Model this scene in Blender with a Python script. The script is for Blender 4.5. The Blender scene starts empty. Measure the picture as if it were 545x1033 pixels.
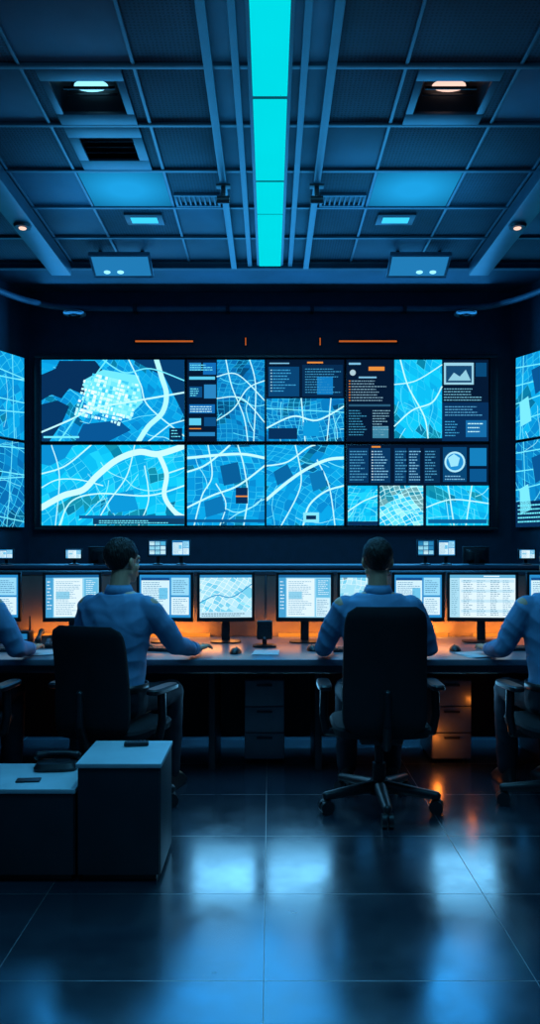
import bpy, bmesh, math, random
from mathutils import Vector, Matrix, noise
C = bpy.context.scene.collection
SC = bpy.context.scene
SC.view_settings.view_transform = 'Standard'
PI = math.pi
F, H, CX, HY = 800.0, 1.39, 272.5, 550.0
def PX(px, D): return (px-CX)*D/F
def PZ(py, D): return H-(py-HY)*D/F
def lin(c):
    r = []
    for v in c:
        v /= 255.0
        r.append(v/12.92 if v <= .04045 else ((v+.055)/1.055)**2.4)
    return tuple(r)

# ---------------------------------------------------------------- materials
def mat(name, col, rough=.5, metal=0, var=.15, scale=8, bump=0, bscale=60, spec=.5, stretch=None, fold=0, perf=0):
    m = bpy.data.materials.new(name); m.use_nodes = True
    nt = m.node_tree; b = nt.nodes['Principled BSDF']
    b.inputs['Roughness'].default_value = rough
    b.inputs['Metallic'].default_value = metal
    b.inputs['Specular IOR Level'].default_value = spec
    tc = nt.nodes.new('ShaderNodeTexCoord')
    src = tc.outputs['Object']
    if stretch:
        mp = nt.nodes.new('ShaderNodeMapping'); mp.inputs['Scale'].default_value = stretch
        nt.links.new(src, mp.inputs['Vector']); src = mp.outputs['Vector']
    n = nt.nodes.new('ShaderNodeTexNoise'); n.inputs['Scale'].default_value = scale; n.inputs['Detail'].default_value = 4
    nt.links.new(src, n.inputs['Vector'])
    r = nt.nodes.new('ShaderNodeValToRGB')
    r.color_ramp.elements[0].position = .3; r.color_ramp.elements[1].position = .7
    r.color_ramp.elements[0].color = tuple(c*(1-var) for c in col)+(1,)
    r.color_ramp.elements[1].color = tuple(min(1, c*(1+var)) for c in col)+(1,)
    nt.links.new(n.outputs['Fac'], r.inputs['Fac'])
    out = r.outputs['Color']
    if perf:                                  # perforated board: rows of small dark holes
        vo = nt.nodes.new('ShaderNodeTexVoronoi'); vo.inputs['Scale'].default_value = perf; vo.inputs['Randomness'].default_value = .15
        nt.links.new(src, vo.inputs['Vector'])
        cr = nt.nodes.new('ShaderNodeValToRGB'); cr.color_ramp.elements[0].position = .22; cr.color_ramp.elements[1].position = .34
        cr.color_ramp.elements[0].color = (.25, .25, .25, 1); cr.color_ramp.elements[1].color = (1, 1, 1, 1)
        nt.links.new(vo.outputs['Distance'], cr.inputs['Fac'])
        mm = nt.nodes.new('ShaderNodeMix'); mm.data_type = 'RGBA'; mm.blend_type = 'MULTIPLY'; mm.inputs[0].default_value = 1
        nt.links.new(out, mm.inputs[6]); nt.links.new(cr.outputs['Color'], mm.inputs[7]); out = mm.outputs[2]
    nt.links.new(out, b.inputs['Base Color'])
    if bump:
        n2 = nt.nodes.new('ShaderNodeTexNoise'); n2.inputs['Scale'].default_value = bscale; n2.inputs['Detail'].default_value = 3
        nt.links.new(src, n2.inputs['Vector'])
        bp = nt.nodes.new('ShaderNodeBump'); bp.inputs['Strength'].default_value = bump; bp.inputs['Distance'].default_value = .01
        nt.links.new(n2.outputs['Fac'], bp.inputs['Height']); nt.links.new(bp.outputs['Normal'], b.inputs['Normal'])
        if fold:
            wv = nt.nodes.new('ShaderNodeTexNoise'); wv.inputs['Scale'].default_value = 6; wv.inputs['Detail'].default_value = 1; wv.inputs['Distortion'].default_value = 1.2
            nt.links.new(src, wv.inputs['Vector'])
            b2 = nt.nodes.new('ShaderNodeBump'); b2.inputs['Strength'].default_value = fold; b2.inputs['Distance'].default_value = .05
            nt.links.new(wv.outputs['Fac'], b2.inputs['Height']); nt.links.new(b2.outputs['Normal'], bp.inputs['Normal'])
    return m
def emis(name, col, strength=1.0, pool=0):
    m = bpy.data.materials.new(name); m.use_nodes = True
    nt = m.node_tree; nt.nodes.clear()
    o = nt.nodes.new('ShaderNodeOutputMaterial'); e = nt.nodes.new('ShaderNodeEmission')
    tc = nt.nodes.new('ShaderNodeTexCoord')
    r = nt.nodes.new('ShaderNodeValToRGB'); lo = .94
    if pool:                                  # lamp behind the diffuser: brightest in the middle
        mp = nt.nodes.new('ShaderNodeMapping'); mp.inputs['Scale'].default_value = (2.1, 2.3, 1)
        n = nt.nodes.new('ShaderNodeTexGradient'); n.gradient_type = 'SPHERICAL'; lo = pool
        nt.links.new(tc.outputs['Object'], mp.inputs['Vector']); nt.links.new(mp.outputs['Vector'], n.inputs['Vector'])
        r.color_ramp.elements[1].position = .75
    else:
        n = nt.nodes.new('ShaderNodeTexNoise'); n.inputs['Scale'].default_value = 3
        nt.links.new(tc.outputs['Object'], n.inputs['Vector'])
    r.color_ramp.elements[0].color = tuple(c*lo for c in col)+(1,)
    r.color_ramp.elements[1].color = tuple(col)+(1,)
    nt.links.new(n.outputs['Fac'], r.inputs['Fac']); nt.links.new(r.outputs['Color'], e.inputs['Color'])
    e.inputs['Strength'].default_value = strength
    nt.links.new(e.outputs[0], o.inputs[0])
    return m
def screen_mat(name, strength):
    m = bpy.data.materials.new(name); m.use_nodes = True
    nt = m.node_tree; nt.nodes.clear()
    o = nt.nodes.new('ShaderNodeOutputMaterial'); e = nt.nodes.new('ShaderNodeEmission')
    a = nt.nodes.new('ShaderNodeAttribute'); a.attribute_name = 'Col'
    nt.links.new(a.outputs['Color'], e.inputs['Color']); e.inputs['Strength'].default_value = strength
    nt.links.new(e.outputs[0], o.inputs[0]); return m
def floor_mat():
    m = mat('polished_dark_tile', (.018, .024, .032), .2, spec=1.0)
    nt = m.node_tree; b = nt.nodes['Principled BSDF']; b.inputs['IOR'].default_value = 2.3
    tc = nt.nodes.new('ShaderNodeTexCoord'); mp = nt.nodes.new('ShaderNodeMapping')
    mp.inputs['Location'].default_value = (.02+.87*10, -3.16+.63*10, 0)
    nt.links.new(tc.outputs['Object'], mp.inputs['Vector'])
    br = nt.nodes.new('ShaderNodeTexBrick'); br.offset = 0; br.squash = 1
    br.inputs['Scale'].default_value = 1; br.inputs['Brick Width'].default_value = .87; br.inputs['Row Height'].default_value = .63
    br.inputs['Mortar Size'].default_value = .0018; br.inputs['Mortar Smooth'].default_value = .3
    br.inputs['Color1'].default_value = (.010, .020, .033, 1); br.inputs['Color2'].default_value = (.015, .027, .042, 1)
    br.inputs['Mortar'].default_value = (.004, .008, .013, 1)
    nt.links.new(mp.outputs['Vector'], br.inputs['Vector']); nt.links.new(br.outputs['Color'], b.inputs['Base Color'])
    n = nt.nodes.new('ShaderNodeTexNoise'); n.inputs['Scale'].default_value = 2.6; n.inputs['Detail'].default_value = 8; n.inputs['Roughness'].default_value = .65
    nt.links.new(tc.outputs['Object'], n.inputs['Vector'])
    mr = nt.nodes.new('ShaderNodeMapRange'); mr.inputs['From Min'].default_value = .3; mr.inputs['From Max'].default_value = .7; mr.inputs['To Min'].default_value = .14; mr.inputs['To Max'].default_value = .28
    nt.links.new(n.outputs['Fac'], mr.inputs['Value'])
    mx = nt.nodes.new('ShaderNodeMix'); mx.inputs['B'].default_value = .5
    nt.links.new(br.outputs['Fac'], mx.inputs['Factor']); nt.links.new(mr.outputs['Result'], mx.inputs['A'])
    nt.links.new(mx.outputs['Result'], b.inputs['Roughness'])
    bp = nt.nodes.new('ShaderNodeBump'); bp.inputs['Strength'].default_value = .15; bp.inputs['Distance'].default_value = .003; bp.invert = True
    nt.links.new(br.outputs['Fac'], bp.inputs['Height']); nt.links.new(bp.outputs['Normal'], b.inputs['Normal'])
    return m
M = dict(
 floor=floor_mat(),
 wall=mat('navy_wall_paint', (.017, .040, .074), .6, bump=.1),
 ceil=mat('ceiling_tile_board', (.024, .044, .068), .7, var=.5, scale=1.5, bump=.4, bscale=160, perf=44),
 ceil2=mat('plain_ceiling_tile_board', (.048, .088, .13), .6, var=.5, scale=1.2, bump=.2, bscale=200),
 rail=mat('painted_steel_rail', (.042, .078, .11), .38),
 beam=mat('ceiling_beam_paint', (.032, .06, .088), .4),
 black=mat('black_plastic', (.008, .010, .013), .42),
 dark=mat('dark_metal', (.02, .026, .034), .38, metal=.3),
 fabric=mat('black_chair_fabric', (.006, .009, .013), .8, bump=.4, bscale=400, spec=.3),
 bezel=mat('display_bezel', (.012, .02, .032), .35),
 desk=mat('desk_laminate', (.13, .16, .20), .28, var=.08, scale=14, stretch=(1, 8, 1)),
 deskdark=mat('desk_dark_panel', (.012, .016, .022), .5),
 part=mat('grey_partition_cloth', (.17, .14, .13), .8, var=.4, scale=2, bump=.3, bscale=300),
 ped=mat('grey_steel_pedestal', (.13, .16, .20), .4),
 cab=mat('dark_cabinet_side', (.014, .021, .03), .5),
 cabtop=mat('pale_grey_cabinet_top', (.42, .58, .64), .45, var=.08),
 skin=mat('skin', (.60, .30, .18), .5, var=.08, scale=20),
 skin2=mat('skin_tan', (.58, .29, .175), .5, var=.08, scale=20),
 hair=mat('dark_hair', (.014, .009, .007), .6, var=.6, scale=60, bump=.9, bscale=140, stretch=(1, 1, .25), spec=.3),
 shirt=mat('light_blue_shirt_cotton', (.13, .27, .44), .8, var=.03, scale=5, bump=.15, bscale=500, spec=.2, fold=.28),
 trous=mat('navy_trouser_cloth', (.010, .013, .02), .85, spec=.2),
 shoe=mat('black_shoe_leather', (.012, .012, .012), .35),
 eye=mat('eye_white', (.7, .7, .7), .2),
 paper=mat('white_paper', (.62, .64, .66), .7, var=.03),
 chrome=mat('brushed_steel', (.35, .38, .42), .3, metal=1, var=.05),
 key=mat('dark_keycap', (.03, .034, .04), .5),
 conduit=mat('grey_conduit', (.10, .15, .21), .4),
 dome=mat('pale_dome_plastic', (.2, .26, .32), .35),
 rear=mat('rear_console_paint', (.04, .07, .11), .45),
 strip=emis('strip_light_cyan', lin((0, 226, 238)), 1.0),
 panel=emis('blue_light_panel', lin((30, 164, 232)), 1.0, .36),
 dimpanel=emis('dim_blue_light_panel', lin((34, 126, 186)), 1.0),
 bulb=emis('cool_lamp_glow', lin((140, 225, 255)), 1.6),
 cyan=emis('cyan_lamp_glow', lin((60, 205, 250)), 1.2),
 warm=emis('warm_lamp_glow', lin((255, 208, 190)), 1.2),
 orange=emis('orange_led_glow', (1, .27, .03), 1.0),
 orangelow=emis('orange_accent_glow', lin((190, 92, 38)), 1.0),
 scr=screen_mat('video_wall_emission', 1.10),
 mon=screen_mat('desk_monitor_emission', 1.06),
)
# ---------------------------------------------------------------- mesh helpers
def merge(bm, tmp, mtx=None):
    me = bpy.data.meshes.new('t'); 
    if mtx is not None: bmesh.ops.transform(tmp, matrix=mtx, verts=tmp.verts[:])
    tmp.to_mesh(me); bm.from_mesh(me); bpy.data.meshes.remove(me); tmp.free()
def box(bm, c, s, b=.004, rot=None, seg=2):
    t = bmesh.new(); bmesh.ops.create_cube(t, size=1)
    bmesh.ops.scale(t, vec=s, verts=t.verts[:])
    b = min(b, min(s)*.45)
    if b > 0: bmesh.ops.bevel(t, geom=t.edges[:], offset=b, segments=seg, affect='EDGES', profile=.6)
    m = Matrix.Translation(c)
    if rot is not None: m = m @ rot
    merge(bm, t, m)
def box2(bm, x0, x1, y0, y1, z0, z1, b=.004):
    box(bm, ((x0+x1)/2, (y0+y1)/2, (z0+z1)/2), (x1-x0, y1-y0, z1-z0), b)
def cyl(bm, p0, p1, r0, r1=None, n=20):
    p0 = Vector(p0); p1 = Vector(p1); r1 = r0 if r1 is None else r1
    d = p1-p0
    t = bmesh.new(); bmesh.ops.create_cone(t, cap_ends=True, segments=n, radius1=r0, radius2=r1, depth=d.length)
    merge(bm, t, Matrix.Translation((p0+p1)/2) @ d.to_track_quat('Z', 'Y').to_matrix().to_4x4())
def ball(bm, c, r, n=16, rot=None):
    if not hasattr(r, '__len__'): r = (r, r, r)
    t = bmesh.new(); bmesh.ops.create_uvsphere(t, u_segments=n, v_segments=max(8, n*3//4), radius=1)
    m = Matrix.Translation(c)
    if rot is not None: m = m @ rot
    merge(bm, t, m @ Matrix.Diagonal((*r, 1)))
def capsule(bm, p0, p1, r0, r1, n=14):
    cyl(bm, p0, p1, r0, r1, n); ball(bm, p0, r0, n); ball(bm, p1, r1, n)
def limb(bm, pts, rad, n=14):
    for i in range(len(pts)-1): capsule(bm, pts[i], pts[i+1], rad[i], rad[i+1], n)
def loft(bm, rings, n=24, p=2.0, caps=True):
    """rings: (cx,cy,cz,rx,ry[,curve])"""
    prev = None
    for rg in rings:
        cx, cy, cz, rx, ry = rg[:5]; cv = rg[5] if len(rg) > 5 else 0
        vs = []
        for i in range(n):
            a = 2*PI*i/n; ca, sa = math.cos(a), math.sin(a)
            x = rx*math.copysign(abs(ca)**(2/p), ca); y = ry*math.copysign(abs(sa)**(2/p), sa)
            vs.append(bm.verts.new((cx+x, cy+y+cv*x*x, cz)))
        if prev:
            for i in range(n): bm.faces.new((prev[i], prev[(i+1) % n], vs[(i+1) % n], vs[i]))
        elif caps: bm.faces.new(vs[::-1])
        prev = vs
    if caps: bm.faces.new(prev)
def tube(bm, pts, r, n=10):
    pts = [Vector(p) for p in pts]; prev = None; N = None
    for i, p in enumerate(pts):
        t = ((pts[i+1] if i < len(pts)-1 else p)-(pts[i-1] if i else p)).normalized()
        if N is None: N = t.orthogonal().normalized()
        N = (N-t*N.dot(t)).normalized(); B = t.cross(N)
        vs = [bm.verts.new(p+(N*math.cos(2*PI*k/n)+B*math.sin(2*PI*k/n))*r) for k in range(n)]
        if prev:
            for k in range(n): bm.faces.new((prev[k], prev[(k+1) % n], vs[(k+1) % n], vs[k]))
        else: bm.faces.new(vs[::-1])
        prev = vs
    bm.faces.new(prev)
def spline(pts, k=8):
    P = [pts[0]]+list(pts)+[pts[-1]]; out = []
    for i in range(1, len(P)-2):
        for s in range(k):
            t = s/k
            out.append(tuple(.5*(2*b+(c-a)*t+(2*a-5*b+4*c-d)*t*t+(-a+3*b-3*c+d)*t**3) for a, b, c, d in zip(P[i-1], P[i], P[i+1], P[i+2])))
    out.append(tuple(pts[-1])); return out
def obj(name, bm, m, parent=None, smooth=True):
    me = bpy.data.meshes.new(name)
    bmesh.ops.recalc_face_normals(bm, faces=bm.faces[:]); bm.to_mesh(me); bm.free()
    o = bpy.data.objects.new(name, me); C.objects.link(o); me.materials.append(m)
    if smooth:
        for p in me.polygons: p.use_smooth = True
        try: me.set_sharp_from_angle(angle=math.radians(38))
        except Exception: pass
    if parent: o.parent = parent
    return o
def thing(name, label, cat, loc=(0, 0, 0), rz=0, group=None):
    o = bpy.data.objects.new(name, None); C.objects.link(o); o.empty_display_size = .1
    o.location = loc; o.rotation_euler = (0, 0, rz); o['label'] = label; o['category'] = cat
    if group: o['group'] = group
    return o
def tag(o, label, cat, group=None):
    o['label'] = label; o['category'] = cat
    if group: o['group'] = group
    return o
def struct(name, bm, m):
    o = obj(name, bm, m); o['kind'] = 'structure'; return o
def B(): return bmesh.new()
def bake(name, bm, voxel, it, m, parent, wr=0, wscale=9):
    me = bpy.data.meshes.new('tmp'); bmesh.ops.recalc_face_normals(bm, faces=bm.faces[:]); bm.to_mesh(me); bm.free()
    o = bpy.data.objects.new('tmp', me); C.objects.link(o)
    r = o.modifiers.new('r', 'REMESH'); r.mode = 'VOXEL'; r.voxel_size = voxel; r.use_smooth_shade = True
    s = o.modifiers.new('s', 'SMOOTH'); s.factor = .5; s.iterations = it
    dg = bpy.context.evaluated_depsgraph_get()
    nm = bpy.data.meshes.new_from_object(o.evaluated_get(dg))
    bpy.data.objects.remove(o); bpy.data.meshes.remove(me)
    nm.name = name
    if wr:
        off = []
        for v in nm.vertices:
            q = v.co
            w = .8*noise.noise(Vector((q.x*wscale, q.y*wscale, q.z*wscale*1.3)))
            w += 1.2*(.5-abs(noise.noise(Vector((q.x*wscale*.9+q.z*5+5, q.y*wscale, q.z*wscale*1.3-abs(q.x)*7))))*2)
            off.append(q+v.normal*w*wr)
        for v, q in zip(nm.vertices, off): v.co = q
    for p in nm.polygons: p.use_smooth = True
    nm.materials.clear(); nm.materials.append(m)
    o = bpy.data.objects.new(name, nm); C.objects.link(o); o.parent = parent
    return o
# ---------------------------------------------------------------- screen canvas
class Canvas:
    def __init__(s, x0, y0, x1, y1): s.r = (x0, y0, x1, y1); s.f = []; s.l = 1
    def up(s): s.l += 1
    def poly(s, pts, col, clip=None):
        x0, y0, x1, y1 = clip or s.r
        for ax, lim, sg in ((0, x0, 1), (0, x1, -1), (1, y0, 1), (1, y1, -1)):
            out = []
            for i in range(len(pts)):
                a, b = pts[i-1], pts[i]
                ia, ib = (a[ax]-lim)*sg >= 0, (b[ax]-lim)*sg >= 0
                if ia != ib:
                    t = (lim-a[ax])/(b[ax]-a[ax]); out.append((a[0]+(b[0]-a[0])*t, a[1]+(b[1]-a[1])*t))
                if ib: out.append(b)
            pts = out
            if len(pts) < 3: return
        s.f.append((pts, col, s.l))
    def rect(s, x0, y0, x1, y1, col): s.poly([(x0, y0), (x1, y0), (x1, y1), (x0, y1)], col)
    def line(s, pts, w, col, clip=None):
        if 1.05 < w < 2.5: w *= .78
        for a, b in zip(pts[:-1], pts[1:]):
            dx, dy = b[0]-a[0], b[1]-a[1]; L = math.hypot(dx, dy) or 1
            dx /= L; dy /= L; nx, ny = -dy*w/2, dx*w/2; e = w*.25
            s.poly([(a[0]-dx*e+nx, a[1]-dy*e+ny), (b[0]+dx*e+nx, b[1]+dy*e+ny), (b[0]+dx*e-nx, b[1]+dy*e-ny), (a[0]-dx*e-nx, a[1]-dy*e-ny)], col, clip)
    def disc(s, cx, cy, r, col, n=16): s.poly([(cx+r*math.cos(2*PI*i/n), cy+r*math.sin(2*PI*i/n)) for i in range(n)], col)
    def build(s, name, k, m, parent, loc=(0, 0, 0), eps=.0006):
        cx, cy = (s.r[0]+s.r[2])/2, (s.r[1]+s.r[3])/2
        V = []; Fc = []; cols = []
        for pts, col, l in s.f:
            b0 = len(V); V += [((x-cx)*k, -l*eps, -(y-cy)*k) for x, y in pts]
            Fc.append(tuple(range(b0, len(V)))); cols.append((lin(col)+(1,), len(pts)))
        me = bpy.data.meshes.new(name); me.from_pydata(V, [], Fc); me.update()
        at = me.color_attributes.new('Col', 'FLOAT_COLOR', 'CORNER'); i = 0
        for c, n in cols:
            for _ in range(n): at.data[i].color = c; i += 1
        me.materials.append(m)
        o = bpy.data.objects.new(name, me); C.objects.link(o); o.parent = parent; o.location = loc; return o
def city(c, r, seed, cell, ang, lands, road, gap=.1, plain=.45, lanes=7):
    cell *= .74; gap *= 1.0
    rn = random.Random(seed); x0, y0, x1, y1 = r
    c.up(); c.rect(x0, y0, x1, y1, road); c.up()
    cx, cy = (x0+x1)/2, (y0+y1)/2; R = math.hypot(x1-x0, y1-y0)/2; n = int(R/cell)+3
    ca, sa = math.cos(ang), math.sin(ang); memo = {}
    def pt(i, j):
        if (i, j) not in memo:
            x = i*cell*1.25+cell*1.6*math.sin(j*.27+seed)+rn.uniform(-.2, .2)*cell
            y = j*cell+cell*1.6*math.sin(i*.23+seed*2.1)+rn.uniform(-.2, .2)*cell
            memo[(i, j)] = (cx+x*ca-y*sa, cy+x*sa+y*ca)
        return memo[(i, j)]
    for i in range(-n, n):
        for j in range(-n, n):
            q = [pt(i, j), pt(i+1, j), pt(i+1, j+1), pt(i, j+1)]
            mx, my = sum(p[0] for p in q)/4, sum(p[1] for p in q)/4
            if mx < x0-cell*2 or mx > x1+cell*2 or my < y0-cell*2 or my > y1+cell*2: continue
            # broad quarters share one tone; some quarters show no side streets at all
            z = noise.noise(Vector((mx*.045+seed*3.7, my*.045, seed*1.3)))
            col = lands[int(abs(z)*7+(rn.random() < .2)) % len(lands)]
            if z > .4: col = tuple(int(v*.7) for v in col)
            g = 0.0 if noise.noise(Vector((mx*.05, my*.05+seed*2.3, 4.0))) > .5-plain*.9 else gap
            c.poly([(p[0]+(mx-p[0])*g, p[1]+(my-p[1])*g) for p in q], col, r)
    c.up()
    # irregular winding side roads
    for _ in range(lanes):
        x, y = rn.uniform(x0, x1), rn.uniform(y0, y1); a = ang+rn.choice((0, PI/2))+rn.uniform(-.3, .3); p = [(x, y)]
        for _ in range(rn.randint(3, 7)):
            a += rn.uniform(-.45, .45); x += math.cos(a)*cell*1.4; y += math.sin(a)*cell*1.4; p.append((x, y))
        c.line(spline(p, 4), rn.uniform(.45, .85), rn.choice(((110, 228, 252), (150, 240, 254), (80, 214, 248))), r)
    c.up()
def text(c, x0, y0, x1, n, dy, col, h=.9, seed=0, lead=None):
    rn = random.Random(seed)
    for i in range(n):
        x = x0
        e = x0+(x1-x0)*rn.uniform(.5, 1)
        if lead: c.rect(x, y0+i*dy, x+1.6, y0+i*dy+h, lead); x += 2.6
        while x < e:
            w = rn.uniform(1, 3.4); c.rect(x, y0+i*dy, min(x+w, e), y0+i*dy+h, col); x += w+.6
NAVY = (4, 24, 50); NAVY2 = (7, 46, 88); MID = (8, 92, 160); LAND = [(8, 150, 218), (10, 164, 228), (8, 136, 206), (14, 178, 236)]
LANDB = [(12, 186, 238), (16, 198, 244), (10, 172, 230), (28, 206, 248)]
LANDM = [(8, 122, 190), (10, 138, 204), (8, 108, 176), (12, 152, 216)]
STR = (66, 196, 236); PALE = (190, 248, 255); ICE = (110, 232, 252); OR = (226, 140, 60); TXT = (120, 186, 220)

def scr_a1():
    c = Canvas(42, 363, 186, 445); city(c, c.r, 3, 8, .5, LAND, (40, 186, 236), .08, .45, 16)
    c.poly([(42, 378), (56, 372), (60, 364), (96, 364), (104, 374), (92, 384), (84, 398), (70, 392), (62, 402), (52, 398), (42, 404)], NAVY2)
    c.poly([(42, 408), (58, 404), (70, 410), (62, 428), (50, 445), (42, 445)], (6, 54, 100))
    c.poly([(134, 363), (186, 363), (186, 420), (176, 400), (166, 380), (150, 372)], (6, 60, 108))
    c.poly([(84, 428), (120, 424), (132, 434), (110, 445), (76, 445)], (8, 84, 146)); c.up()
    rn = random.Random(5)
    c.poly([(84, 384), (104, 373), (140, 379), (144, 406), (128, 422), (88, 414)], (110, 228, 250)); c.up()
    for i in range(17):
        for j in range(11):
            x = 87+i*3.3-j*1.1; y = 375+j*4+i*.8
            if rn.random() < .12 or (i < 2 and j < 2) or (i > 13 and j > 8): continue
            g = rn.choice([(140, 238, 252), (190, 250, 255), (216, 253, 255), (60, 200, 238), (232, 254, 255)]); w = rn.uniform(1.8, 3.6); h = rn.uniform(2, 4)
            c.poly([(x, y), (x+w, y+w*.24), (x+w-h*.24, y+w*.24+h), (x-h*.24, y+h)], g)
    c.up()
    c.line(spline([(158, 363), (163, 380), (168, 398), (164, 416), (150, 430), (140, 445)]), 5, (176, 246, 255))
    c.up()
    c.line(spline([(42, 436), (70, 424), (96, 412), (140, 404), (186, 396)]), 2.2, PALE)
    c.line(spline([(60, 445), (78, 418), (92, 386), (108, 363)]), 1.8, ICE)
    c.line(spline([(130, 363), (142, 388), (150, 410), (186, 440)]), 1.6, PALE)
    c.line(spline([(104, 363), (126, 376), (152, 372), (186, 384)]), 1.6, ICE)
    c.line([(150, 445), (172, 428), (186, 424)], 1.5, PALE); c.up()
    c.rect(171, 432, 184, 444, (6, 40, 76)); c.up(); text(c, 173, 434, 183, 3, 3, ICE, seed=1)
    c.rect(44, 440, 80, 442, ICE); return c
def scr_a2():
    c = Canvas(42, 449, 186, 530); city(c, c.r, 8, 10, -.35, LANDB, (80, 222, 250), .06, .5, 14)
    c.poly([(42, 449), (74, 449), (66, 462), (50, 470), (42, 468)], (10, 140, 206))
    c.poly([(108, 500), (134, 494), (140, 514), (112, 518)], (12, 150, 214)); c.up()
    c.line(spline([(42, 512), (64, 500), (84, 494), (98, 480), (118, 464), (140, 456), (160, 458), (186, 450)]), 6, (200, 250, 255))
    c.line(spline([(160, 458), (168, 478), (166, 500), (176, 516), (186, 522)]), 4.6, (200, 250, 255)); c.up()
    for p, w in (([(42, 478), (66, 470), (92, 449)], 1.8), ([(60, 530), (72, 506), (100, 498), (150, 500), (186, 490)], 1.8), ([(96, 530), (110, 506), (128, 480), (136, 449)], 1.5),
                 ([(42, 492), (58, 484), (80, 484), (104, 490)], 1.4), ([(140, 530), (150, 504), (146, 470)], 1.4), ([(168, 478), (186, 472)], 1.6), ([(52, 449), (60, 480), (56, 530)], 1.3)):
        c.line(spline(p), w, PALE)
    c.up(); c.rect(80, 520, 186, 523, (10, 90, 150)); c.rect(94, 523, 186, 529, (12, 62, 100)); c.up(); text(c, 100, 525, 180, 2, 2, ICE, seed=3); return c
def scr_b1():
    c = Canvas(189, 363, 267, 445); city(c, (219, 363, 267, 445), 11, 6, .25, LANDM, (36, 168, 222), .12, .3)
    c.rect(189, 363, 219, 445, NAVY); c.up()
    for i, (x, y, w, h) in enumerate(((191, 366, 12, 8), (205, 366, 13, 12), (191, 380, 26, 3), (191, 390, 13, 11), (206, 388, 12, 14), (191, 408, 26, 9), (191, 422, 12, 7), (206, 421, 12, 9), (191, 436, 26, 4))):
        c.rect(x, y, x+w, y+h, [(40, 130, 190), (16, 106, 180), (90, 200, 236), (10, 76, 130)][i % 4])
    c.up(); text(c, 192, 368, 217, 3, 2.4, ICE, .8, 4); text(c, 192, 392, 202, 4, 2.2, ICE, .8, 5); text(c, 192, 410, 216, 3, 2.4, PALE, .8, 6)
    c.rect(191, 432, 203, 433, OR)
    for p in ([(219, 424), (236, 412), (250, 392), (267, 384)], [(228, 363), (234, 390), (246, 420), (250, 445)], [(219, 380), (240, 378), (267, 404)], [(252, 363), (258, 390), (256, 445)], [(219, 402), (244, 402), (267, 426)]):
        c.line(spline(p), 1.4, PALE)
    return c
def scr_b2():
    c = Canvas(189, 449, 267, 530); city(c, c.r, 21, 8, -.2, LAND, (50, 194, 240), .09)
    for p, w in (([(189, 476), (206, 470), (222, 458), (232, 449)], 2.2), ([(196, 530), (204, 500), (214, 480), (210, 449)], 1.6), ([(189, 512), (214, 500), (240, 490), (267, 470)], 2.2), ([(240, 449), (246, 470), (250, 500), (246, 530)], 1.6), ([(222, 530), (228, 508), (218, 488)], 1.4), ([(189, 462), (240, 458), (267, 462)], 2.6)):
        c.line(spline(p), w, PALE)
    c.up(); c.poly([(222, 470), (240, 466), (244, 486), (226, 490)], (8, 92, 150)); c.rect(238, 492, 250, 508, NAVY2); c.poly([(206, 506), (224, 500), (228, 516), (208, 522)], (10, 116, 180)); c.up()
    c.rect(238, 500, 250, 501.4, OR); c.rect(189, 524, 267, 527, (10, 90, 146)); return c
def scr_c1():
    c = Canvas(269, 363, 347, 445); c.rect(269, 363, 347, 445, NAVY); city(c, (269, 402, 347, 445), 31, 6, .08, LANDM, (60, 194, 238), .12, .3)
    c.rect(271, 370, 302, 400, (8, 66, 114)); c.rect(305, 368, 346, 400, (6, 42, 78)); c.up()
    c.rect(310, 365, 326, 366.6, OR); c.rect(272, 366, 292, 367.2, TXT)
    text(c, 273, 373, 300, 8, 3, (60, 160, 210), 1, 9, (150, 210, 230)); text(c, 308, 372, 344, 10, 2.6, (60, 150, 196), .8, 10)
    c.rect(320, 380, 336, 398, (14, 120, 190)); c.line(spline([(269, 432), (296, 420), (320, 424), (347, 410)]), 2, PALE); c.line([(304, 402), (308, 445)], 1.6, PALE)
    c.line([(334, 402), (330, 445)], 1.4, PALE); c.line([(269, 412), (347, 416)], 1.2, ICE); c.up()
    c.rect(271, 432, 300, 443, NAVY2); c.rect(306, 426, 322, 440, (12, 150, 214)); return c
def scr_c2():
    c = Canvas(269, 449, 347, 530); city(c, c.r, 41, 8, .5, LAND, (50, 194, 240), .09)
    for p, w in (([(269, 504), (288, 488), (308, 474), (330, 464), (347, 462)], 3), ([(269, 470), (290, 466), (310, 452), (318, 449)], 1.8), ([(284, 530), (300, 500), (304, 480), (298, 449)], 1.5), ([(347, 490), (328, 496), (312, 510), (306, 530)], 2.2), ([(320, 464), (332, 490), (338, 530)], 1.5)):
        c.line(spline(p), w, PALE)
    c.up(); c.poly([(276, 476), (290, 468), (296, 480), (280, 490)], (8, 100, 160)); c.poly([(312, 478), (326, 474), (330, 490), (316, 496)], (10, 116, 178)); c.up()
    c.rect(306, 517, 322, 527, (130, 226, 246)); c.up(); c.rect(309, 520, 319, 524, NAVY2); return c
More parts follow.
